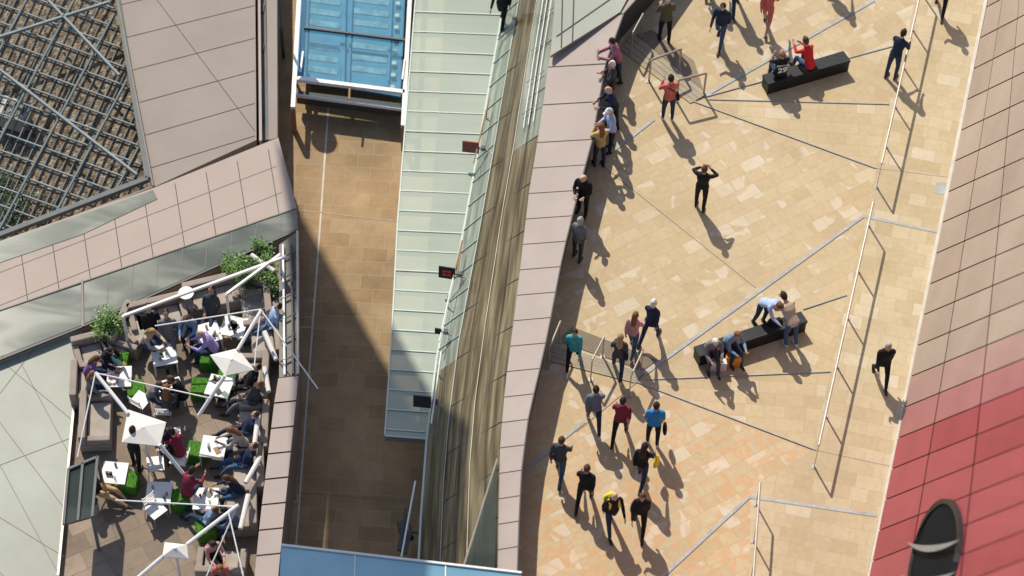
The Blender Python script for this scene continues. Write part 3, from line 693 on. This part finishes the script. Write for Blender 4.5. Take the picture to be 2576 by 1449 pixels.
# ------------------------------------------------------------------ people
def cloth(name,c): return mat("cloth_"+name,c,.85,var=.18,scale=9,bump=.35,bscale=14,spec=.2)
SKINS=[mat("skin_%d"%i,c,.55,var=.05) for i,c in enumerate([(.50,.31,.22),(.56,.36,.27),(.44,.26,.18)])]
CL={k:cloth(k,c) for k,c in dict(navy=(.02,.03,.065),black=(.014,.014,.017),jeans=(.05,.10,.19),djeans=(.025,.045,.085),grey=(.16,.16,.17),dgrey=(.06,.06,.065),olive=(.11,.10,.06),mauve=(.36,.15,.22),red=(.55,.03,.035),coral=(.55,.14,.12),pink=(.55,.31,.29),teal=(.05,.33,.34),blue=(.03,.22,.52),lblue=(.35,.45,.66),white=(.66,.66,.66),tan=(.50,.34,.15),maroon=(.20,.025,.05),plaid=(.13,.16,.22),beige=(.45,.36,.29),lav=(.38,.30,.62),yellow=(.75,.58,.03),steelb=(.16,.24,.36),orange=(.75,.30,.03),purple=(.20,.10,.28),cream=(.50,.45,.37)).items()}
HAIR={k:mat("hair_"+k,c,.7,var=.3,scale=40,bump=.4,bscale=80) for k,c in dict(dark=(.02,.014,.01),brown=(.09,.045,.022),blonde=(.38,.24,.11),grey=(.36,.35,.34),white=(.62,.61,.59),ginger=(.22,.09,.035)).items()}
M_shoeB=mat("shoe_dark",(.02,.018,.016),.5); M_shoeW=mat("shoe_white",(.6,.6,.6),.5); M_eye=mat("eye_dark",(.02,.015,.015),.3); M_lip=mat("lips",(.38,.14,.12),.5)
def ring_tube(bm,lay,pts,rad,lab,n=10,ref=V3((1,0,0))):
    pts=[V3(p) for p in pts]; rad=[(r,r) if not isinstance(r,tuple) else r for r in rad]
    rings=[]
    d0=(pts[0]-pts[1]).normalized(); d1=(pts[-1]-pts[-2]).normalized()
    P=[pts[0]+d0*min(rad[0])*.7]+pts+[pts[-1]+d1*min(rad[-1])*.7]; Rr=[(rad[0][0]*.45,rad[0][1]*.45)]+rad+[(rad[-1][0]*.45,rad[-1][1]*.45)]
    for i,p in enumerate(P):
        t=(P[min(i+1,len(P)-1)]-P[max(i-1,0)]).normalized()
        a=ref-t*t.dot(ref)
        if a.length<.1: a=V3((0,0,1))-t*t.z
        a.normalize(); bb=t.cross(a)
        rings.append([bm.verts.new(p+a*Rr[i][0]*math.cos(k*6.28318/n)+bb*Rr[i][1]*math.sin(k*6.28318/n)) for k in range(n)])
    for i in range(len(rings)-1):
        for k in range(n):
            f=bm.faces.new([rings[i][k],rings[i][(k+1)%n],rings[i+1][(k+1)%n],rings[i+1][k]]); f[lay]=lab
    f=bm.faces.new(rings[0][::-1]); f[lay]=lab
    f=bm.faces.new(rings[-1]); f[lay]=lab
L_SKIN,L_TOP,L_BOT,L_HAIR,L_SHOE,L_X1,L_X2,L_EYE,L_LIP=range(9)
def dirv(a,out=0.,sx=1): 
    v=V3((out*sx,math.sin(D2R(a)),-math.cos(D2R(a)))); return v.normalized()
POSE={
 'stand':dict(leg=((3,2),(-4,2)),arm=((4,12,.12,.05),(2,14,.12,.05)),bend=1),
 'walk':dict(leg=((23,6),(-16,20)),arm=((-22,16,.10,.05),(24,26,.10,.05)),bend=3),
 'walk2':dict(leg=((-15,24),(22,5)),arm=((20,28,.10,.05),(-20,14,.10,.05)),bend=3),
 'photo':dict(leg=((4,2),(-6,4)),arm=((58,112,.55,1.3),(60,108,.55,1.3)),bend=-3),
 'face':dict(leg=((3,2),(-3,2)),arm=((28,125,.2,.5),(20,95,.2,.6)),bend=2),
 'hold':dict(leg=((5,3),(-5,3)),arm=((10,78,.15,.5),(10,76,.15,.5)),bend=5),
 'walkhold':dict(leg=((20,6),(-16,20)),arm=((14,82,.15,.45),(-12,20,.12,.1)),bend=3),
 'pocket':dict(leg=((5,2),(-6,3)),arm=((-14,42,.32,.35),(-14,42,.32,.35)),bend=0),
 'lean':dict(leg=((-6,2),(4,10)),arm=((10,66,.15,.4),(6,70,.15,.4)),bend=15),
 'sit':dict(leg=((82,84),(86,90)),arm=((22,50,.12,.3),(18,55,.12,.3)),bend=10,sit=1),
 'sitf':dict(leg=((80,70),(84,92)),arm=((30,60,.15,.4),(20,55,.15,.3)),bend=24,sit=1),
 'recl':dict(leg=((84,52),(80,30)),arm=((20,50,.2,.3),(30,55,.15,.4)),bend=-22,sit=1),
 'bendover':dict(leg=((6,14),(-4,10)),arm=((-15,30,.1,.2),(-5,30,.1,.2)),bend=48),
 'sitback':dict(leg=((78,78),(82,84)),arm=((40,110,.2,.6),(38,110,.2,.6)),bend=4,sit=1),
}
people=[]
def person(name,pos,heading,pose,top,bot,hair='dark',female=False,h=1.74,longhair=False,short=False,seat=.45,extra=None,bald=False,shoe='B',coat=False,head_dn=10,sleeve=True,cap=None,text=None,baredlegs=False,scarf=None):
    ps=POSE[pose]; s=h/1.74; bm=bmesh.new(); lay=bm.faces.layers.int.new("lab")
    bend=ps['bend']; td=V3((0,math.sin(D2R(bend)),math.cos(D2R(bend))))
    wz=.88 if female else 1.0
    TH,CA=.43,.42
    def legpts(sx,a,k,hp):
        hip=hp+V3((sx*.088,0,-.03)); kn=hip+dirv(a,.06,sx)*TH; an=kn+dirv(a-k,.0,sx)*CA; return hip,kn,an
    if ps.get('sit'): hp=V3((0,0,seat+.11))
    else:
        low=min(legpts(sx,a,k,V3((0,0,0)))[2].z for sx,(a,k) in zip((-1,1),ps['leg'])); hp=V3((0,0,-low+.075))
    sp=lambda d:hp+td*d
    hemL=-.10 if coat else -.02
    ring_tube(bm,lay,[hp+V3((0,0,-.05)),sp(.06)],[(.165*wz+.01,.115),(.155*wz,.11)],L_BOT,14)
    ring_tube(bm,lay,[sp(hemL),sp(.05),sp(.17),sp(.34),sp(.46),sp(.515)],[(.178*wz+(.02 if coat else .004),.128),(.165*wz,.118),(.147*wz,.106),(.178*wz,.12),(.178*wz,.098),(.10,.075)],L_TOP,16)
    ring_tube(bm,lay,[sp(.49),sp(.60)],[.055,.052],L_SKIN,8)
    hd=V3((0,math.sin(D2R(bend+head_dn)),math.cos(D2R(bend+head_dn))))
    hc=sp(.585)+hd*.11
    fw=V3((0,hd.z,-hd.y))
    ring_tube(bm,lay,[hc-hd*.10+fw*.025,hc-hd*.055+fw*.012,hc+hd*.01,hc+hd*.065,hc+hd*.10],[(.042,.050),(.064,.083),(.076,.096),(.070,.086),(.045,.055)],L_SKIN,12)
    ring_tube(bm,lay,[hc+fw*.092-hd*.005,hc+fw*.108-hd*.03],[.010,.015],L_SKIN,6)
    for sx in (-1,1): ring_tube(bm,lay,[hc+V3((sx*.078,0,0))-hd*.03,hc+V3((sx*.082,0,0))+hd*.02-fw*.008],[(.010,.014),(.012,.018)],L_SKIN,6)
    if not bald:
        ring_tube(bm,lay,[hc-hd*.045-fw*.035,hc+hd*.02-fw*.026,hc+hd*.08-fw*.014,hc+hd*.118-fw*.006],[(.072,.072),(.087,.087),(.078,.088),(.045,.052)],L_HAIR,12)
        if longhair: ring_tube(bm,lay,[hc+hd*.03-fw*.06,hc-hd*.10-fw*.075,hc-hd*.26-fw*.08,hc-hd*.34-fw*.07],[(.08,.04),(.085,.05),(.075,.04),(.04,.022)],L_HAIR,10)
    else:
        ring_tube(bm,lay,[hc-hd*.05-fw*.045,hc+hd*.0-fw*.040],[(.070,.056),(.078,.062)],L_HAIR,10)
    if cap: 
        ring_tube(bm,lay,[hc+hd*.045,hc+hd*.10,hc+hd*.125],[(.092,.108),(.078,.09),(.03,.03)],L_X2,12); ring_tube(bm,lay,[hc+hd*.052+fw*.08,hc+hd*.04+fw*.17],[(.07,.014),(.05,.012)],L_X2,8)
    hands=[]
    for sx,(u,e,out,inw) in zip((-1,1),ps['arm']):
        sh=sp(.445)+V3((sx*.178*wz,0,0)); ub=u+bend if not ps.get('sit') else u+bend*.6
        ud=dirv(ub,out,sx); el=sh+ud*.285; fd=dirv(ub+e,-inw,sx); wr=el+fd*.245
        ring_tube(bm,lay,[sh+V3((-sx*.03,0,.015)),sh+ud*.05,el],[.062,.060,.047],L_TOP,9)
        ring_tube(bm,lay,[el,el+fd*.08,wr-fd*.01],[.047,.045,.034],L_TOP if sleeve else L_SKIN,8)
        pe=wr+fd*.085; ring_tube(bm,lay,[wr-fd*.01,wr+fd*.035,pe],[(.026,.024),(.026,.038),(.024,.038)],L_SKIN,8)
        hands.append((wr,pe,fd,sx))
    for sx,(a,k) in zip((-1,1),ps['leg']):
        hip,kn,an=legpts(sx,a,k,hp)
        c_=L_BOT if not baredlegs else L_SKIN
        ring_tube(bm,lay,[hip+V3((-sx*.01,0,.03)),hip.lerp(kn,.4),kn],[.093 ,.082,.060],L_BOT,10)
        ring_tube(bm,lay,[kn,kn.lerp(an,.3),an+V3((0,0,.02))],[.060,.058,.045 if c_==L_BOT else .034],c_,9)
        flat=V3((0,1,0)) if not (pose.startswith('walk') and a<0) else V3((0,.86,-.5)).normalized()
        zf=V3((0,0,-.035)); ring_tube(bm,lay,[an-flat*.055+zf,an+flat*.05+zf,an+flat*.17+zf+V3((0,0,-.008))],[(.037,.036),(.045,.035),(.038,.022)],L_SHOE,8)
        ring_tube(bm,lay,[an+V3((0,0,.03)),an+zf],[.038,.036],L_SHOE if c_==L_BOT else L_SKIN,8)
    if extra=='backpack':
        ring_tube(bm,lay,[sp(.08)+V3((0,-.18,0)),sp(.30)+V3((0,-.21,0)),sp(.46)+V3((0,-.17,0))],[(.16,.08),(.17,.10),(.13,.07)],L_X1,10)
        for sx in (-1,1): ring_tube(bm,lay,[sp(.50)+V3((sx*.11,-.05,0)),sp(.46)+V3((sx*.11,.09,0)),sp(.25)+V3((sx*.13,.115,0))],[(.022,.012)]*3,L_X1,6)
    if extra=='bag': 
        q=hands[1][0]+V3((.06,0,-.05)); ring_tube(bm,lay,[q+V3((.02,0,-.38)),q+V3((.01,0,-.18)),q+V3((0,0,-.06))],[(.06,.16),(.055,.14),(.015,.03)],L_X1,8)
    if extra=='shoulder':
        ring_tube(bm,lay,[sp(-.06)+V3((.21,-.04,0)),sp(.10)+V3((.20,-.04,0))],[(.05,.13),(.045,.12)],L_X1,8)
        ring_tube(bm,lay,[sp(.08)+V3((.20,-.07,0)),sp(.30)+V3((.10,-.135,0)),sp(.47)+V3((-.08,-.105,0))],[.012,.012,.012],L_X1,6)
    if extra=='phone':
        q=(hands[0][1]+hands[1][1])/2; ring_tube(bm,lay,[q+V3((-.07,.02,0)),q+V3((.07,.02,0))],[(.03,.02),(.03,.02)],L_X1,6)
    bmesh.ops.recalc_face_normals(bm,faces=bm.faces)
    me=bpy.data.meshes.new("src"); bm.to_mesh(me)
    bvh=BVHTree.FromBMesh(bm); labs=[f[lay] for f in bm.faces]; bm.free()
    o=bpy.data.objects.new(name,me); scene.collection.objects.link(o)
    md=o.modifiers.new("r","REMESH"); md.mode='VOXEL'; md.voxel_size=.019
    sm=o.modifiers.new("s","SMOOTH"); sm.factor=.5; sm.iterations=2
    skin=SKINS[len(people)%3]
    mats=[skin,CL[top],CL[bot],HAIR[hair],M_shoeB if shoe=='B' else M_shoeW,CL[scarf] if scarf else CL['black'],CL[cap] if cap else CL['white'],M_eye,M_lip]
    people.append(dict(o=o,bvh=bvh,labs=labs,hands=hands,hc=hc,hd=hd,fw=fw,mats=mats,pos=pos,heading=heading,s=s,name=name,text=text,sp=sp,td=td))
def pp(name,u,v,heading,pose,top,bot,hair='dark',z=0,**k):
    person(name,G(u,v,z),heading,pose,top,bot,hair,**k)
pp("man_in_olive_jacket",1670,103,-10,'hold','olive','black','white')
pp("man_in_navy_sweater",1808,110,200,'walk','navy','jeans','dark',head_dn=20)
pp("woman_in_coral_jacket",1925,72,20,'walk','coral','coral','brown',female=True,baredlegs=True)
pp("man_in_dark_jeans",1850,26,170,'walk2','dgrey','djeans','dark')
pp("man_in_pink_shirt",1678,300,-15,'face','coral','djeans','dark',extra='shoulder',shoe='W')
pp("man_leaning_on_parapet",1550,203,265,'lean','mauve','djeans','dark')
pp("woman_in_dark_top",1535,262,262,'face','dgrey','maroon','white',female=True)
pp("man_in_navy_jacket",1540,320,250,'lean','navy','black','grey',bald=True)
pp("man_in_white_cap",1534,378,250,'hold','lblue','navy','grey',cap='white',head_dn=20)
pp("woman_in_tan_jacket",1506,416,-20,'face','tan','djeans','ginger',female=True,longhair=True,h=1.68)
pp("man_in_black_jacket",1464,538,200,'hold','black','black','grey',bald=True,head_dn=25)
pp("man_taking_photo",1760,522,15,'photo','black','black','brown',extra='phone')
pp("woman_in_grey_hoodie",1452,650,30,'stand','grey','dgrey','grey',female=True,h=1.68,coat=True)
pp("man_at_handrail",2242,193,35,'lean','navy','djeans','dark')
pp("man_in_dark_suit",2212,958,175,'walk','black','black','grey',coat=True)
pp("woman_in_teal_jacket",1440,920,185,'walk2','teal','black','dark',female=True,coat=True,shoe='W',h=1.66)
pp("woman_in_grey_coat",1552,940,5,'walkhold','dgrey','djeans','blonde',female=True,longhair=True,extra='shoulder',shoe='W',h=1.66)
pp("woman_in_pink_top",1588,884,20,'walk','pink','jeans','ginger',female=True,longhair=True,h=1.66,shoe='W')
pp("woman_in_navy_coat",1632,858,25,'walk2','navy','djeans','white',female=True,coat=True)
pp("man_in_plaid_shirt",1492,1074,-5,'walk','plaid','djeans','dark',shoe='W')
pp("man_in_maroon_shirt",1557,1102,10,'walk2','maroon','black','dark',sleeve=False)
pp("man_in_blue_shirt",1640,1115,0,'stand','blue','black','dark',sleeve=False,extra='bag',shoe='W')
pp("man_in_grey_jacket",1405,1200,15,'walk','dgrey','jeans','brown')
pp("man_in_black_top",1468,1270,12,'walk2','black','black','brown')
pp("woman_with_yellow_bag",1610,1215,20,'walk','black','djeans','dark',female=True,longhair=True,extra='bag',scarf='yellow')
pp("man_with_yellow_backpack",1535,1330,160,'walk2','black','djeans','dark',bald=True,extra='backpack',scarf='yellow')
pp("woman_with_long_hair",1606,1332,185,'walk','black','black','brown',female=True,longhair=True,extra='shoulder')
pp("man_in_beige_jacket",1985,865,-30,'bendover','beige','jeans','dark',shoe='W')
pp("woman_bending_by_bench",1912,815,140,'bendover','lblue','djeans','brown',female=True)
pp("man_in_black_coat",2362,28,190,'walk','black','black','dark')
pp("woman_on_plaza",2082,-35,20,'walk','navy','djeans','dark',female=True)
pp("man_on_plaza",1775,-25,20,'walk','navy','djeans','dark')
def seated(name,u,v,heading,pose,top,bot,hair,z=.45,**k):
    p=G(u,v,z); p.z=0; person(name,p,heading,pose,top,bot,hair,**k)
seated("man_in_numbered_shirt",1962,188,-15,'sitback','black','djeans','ginger',text=True,bald=True,sleeve=False)
seated("woman_in_red_jacket",2036,166,-35,'sitf','red','jeans','brown',female=True,coat=True)
seated("woman_in_grey_jacket",1785,878,165,'sitf','grey','dgrey','white',female=True)
seated("woman_in_blue_jacket",1832,862,150,'sitf','steelb','djeans','ginger',female=True)
pp("man_on_street",1262,62,200,'walk','black','black','dark',z=KZ+.02)
def tp(name,u,v,heading,pose,top,bot,hair,**k):
    p=G(u,v,TZ+.42); p.z=TZ; person(name,p,heading,pose,top,bot,hair,seat=.42,**k)
T=[("man_on_sofa",385,835,160,'recl','black','jeans','dark',{}),("woman_on_sofa",365,862,120,'sitf','beige','jeans','blonde',dict(female=True,longhair=True)),
("man_on_sofa",425,850,170,'recl','grey','grey','dark',{}),("woman_on_sofa",482,820,190,'sitf','steelb','djeans','brown',dict(female=True,longhair=True)),
("woman_on_sofa",530,790,190,'recl','dgrey','djeans','dark',dict(female=True)),("man_in_lavender_shirt",540,880,265,'sitf','lav','djeans','grey',dict(bald=True)),
("man_on_sofa",680,820,250,'recl','lblue','jeans','dark',{}),("woman_on_sofa",265,905,130,'sitf','black','jeans','dark',dict(female=True)),
("woman_on_sofa",222,940,95,'sitf','purple','djeans','brown',dict(female=True,longhair=True)),("woman_on_sofa",228,985,90,'sit','grey','djeans','ginger',dict(female=True,longhair=True)),
("woman_on_stool",380,998,110,'sitf','grey','djeans','brown',dict(female=True)),("woman_on_stool",422,1030,10,'sit','dgrey','djeans','ginger',dict(female=True,longhair=True)),
("woman_on_stool",465,1000,-80,'sitf','black','black','brown',dict(female=True)),("man_on_sofa",628,968,260,'recl','black','black','dark',{}),
("man_on_sofa",632,1010,262,'recl','dgrey','grey','ginger',{}),("woman_on_sofa",622,1085,265,'recl','navy','djeans','brown',dict(female=True)),
("woman_on_sofa",615,1120,262,'sitf','cream','djeans','ginger',dict(female=True,longhair=True)),("man_on_sofa",618,1165,262,'recl','navy','jeans','brown',{}),
("woman_on_stool",455,1145,-40,'sitf','maroon','black','dark',dict(female=True)),("man_on_stool",470,1245,30,'sitf','maroon','djeans','dark',{}),
("man_on_sofa",245,1235,100,'recl','black','tan','brown',dict(baredlegs=True)),("woman_on_sofa",605,1240,262,'sitf','navy','jeans','brown',dict(female=True,longhair=True)),
("woman_on_stool",525,1310,-60,'recl','steelb','djeans','brown',dict(female=True)),("woman_on_sofa",530,1385,150,'sitf','pink','black','dark',dict(female=True,longhair=True)),
("woman_on_sofa",555,1440,170,'sitf','coral','djeans','ginger',dict(female=True)),("man_on_sofa",600,1320,262,'sitf','plaid','djeans','dark',{}),
("woman_on_stool",425,1100,190,'sitf','navy','djeans','brown',dict(female=True))]
for n_,u,v,hh,po,to,bo,ha,k in T: tp(n_,u,v,hh,po,to,bo,ha,**k)
pp("waiter",345,1175,20,'hold','black','black','dark',z=TZ)
bpy.context.view_layer.update(); dg=bpy.context.evaluated_depsgraph_get()
for P in people:
    o=P['o']; me=bpy.data.meshes.new_from_object(o.evaluated_get(dg))
    o.modifiers.clear(); src=o.data; o.data=me; bpy.data.meshes.remove(src)
    bm=bmesh.new(); bm.from_mesh(me); lay=bm.faces.layers.int.new("lab"); bvh=P['bvh']; labs=P['labs']
    for f in bm.faces:
        f.smooth=True; r=bvh.find_nearest(f.calc_center_median()); f[lay]=labs[r[2]] if r[2] is not None else 0
    for wr,pe,fd,sx in P['hands']:
        lat=V3((0,1,0))-fd*fd.y
        if lat.length<.3: lat=V3((0,0,1))-fd*fd.z
        lat.normalize(); pal=fd.cross(lat)*(-sx)
        for k,L in enumerate((.066,.076,.071,.056)):
            r0=pe+lat*(.027-.018*k)-fd*.012; m1=r0+fd*L*.5+pal*.006; m2=m1+(fd*.8+pal*.6).normalized()*L*.45
            ring_tube(bm,lay,[r0,m1,m2],[.0092,.0085,.007],L_SKIN,6)
        t0=wr+fd*.03+lat*.026; t1=t0+(fd*.55+lat*.75+pal*.2).normalized()*.035; t2=t1+(fd*.9+lat*.2+pal*.3).normalized()*.03
        ring_tube(bm,lay,[t0,t1,t2],[.012,.010,.008],L_SKIN,6)
    hc,hd,fw=P['hc'],P['hd'],P['fw']
    for sx in (-1,1): ring_tube(bm,lay,[hc+V3((sx*.030,0,0))+fw*.088+hd*.008,hc+V3((sx*.030,0,0))+fw*.094+hd*.008],[(.011,.006),(.009,.005)],L_EYE,6)
    ring_tube(bm,lay,[hc+V3((-.02,0,0))+fw*.086-hd*.062,hc+V3((.02,0,0))+fw*.086-hd*.062],[.006,.006],L_LIP,6)
    for mt in P['mats']: me.materials.append(mt)
    for f in bm.faces: f.material_index=f[lay]
    bm.to_mesh(me); bm.free()
    o.location=P['pos']; o.rotation_euler=(0,0,-D2R(P['heading'])); o.scale=(P['s'],)*3
    if P['text']:
        mtw=mat("shirt_print",(.7,.7,.7),.7)
        for body,size,d in (("29",.25,.22),("MARSHALL",.07,.39)):
            cu=bpy.data.curves.new("shirt_text","FONT"); cu.body=body; cu.size=size; cu.align_x='CENTER'; cu.align_y='CENTER'; cu.extrude=.004; cu.materials.append(mtw)
            if body=="29": cu.offset=.008
            t=bpy.data.objects.new("shirt_number" if body=="29" else "shirt_name",cu); scene.collection.objects.link(t); t.parent=o
            p=P['sp'](d); t.location=(0,p.y-.137,p.z); t.rotation_euler=(D2R(90-4 if d<.3 else 90-8),0,0)
def tote(name,u,v,mt):
    b=B(); c=G(u,v,0); b.prism([c+V3((x,y,.36)) for x,y in ((-.2,-.08),(.2,-.08),(.17,.08),(-.17,.08))],.36,mt)
    for k in range(6):
        a0=math.pi*k/6;a1=math.pi*(k+1)/6; b.tube(c+V3((.08*math.cos(a0),0,.35+.14*math.sin(a0))),c+V3((.08*math.cos(a1),0,.35+.14*math.sin(a1))),.01,.01,mt,6)
    b.build(name)
tote("orange_tote_bag",1842,915,CL['orange']); tote("white_tote_bag",1806,928,CL['white'])
b=B(); c=G(1948,812,.45)
for k,(dx,dy,r) in enumerate(((0,0,.15),(.1,.02,.12),(-.1,-.03,.1))): b.tube(c+V3((dx,dy,0)),c+V3((dx,dy,.12+.03*k)),r,r*.5,CL['black'],9)
b.build("black_handbag")
print("people",len(people))
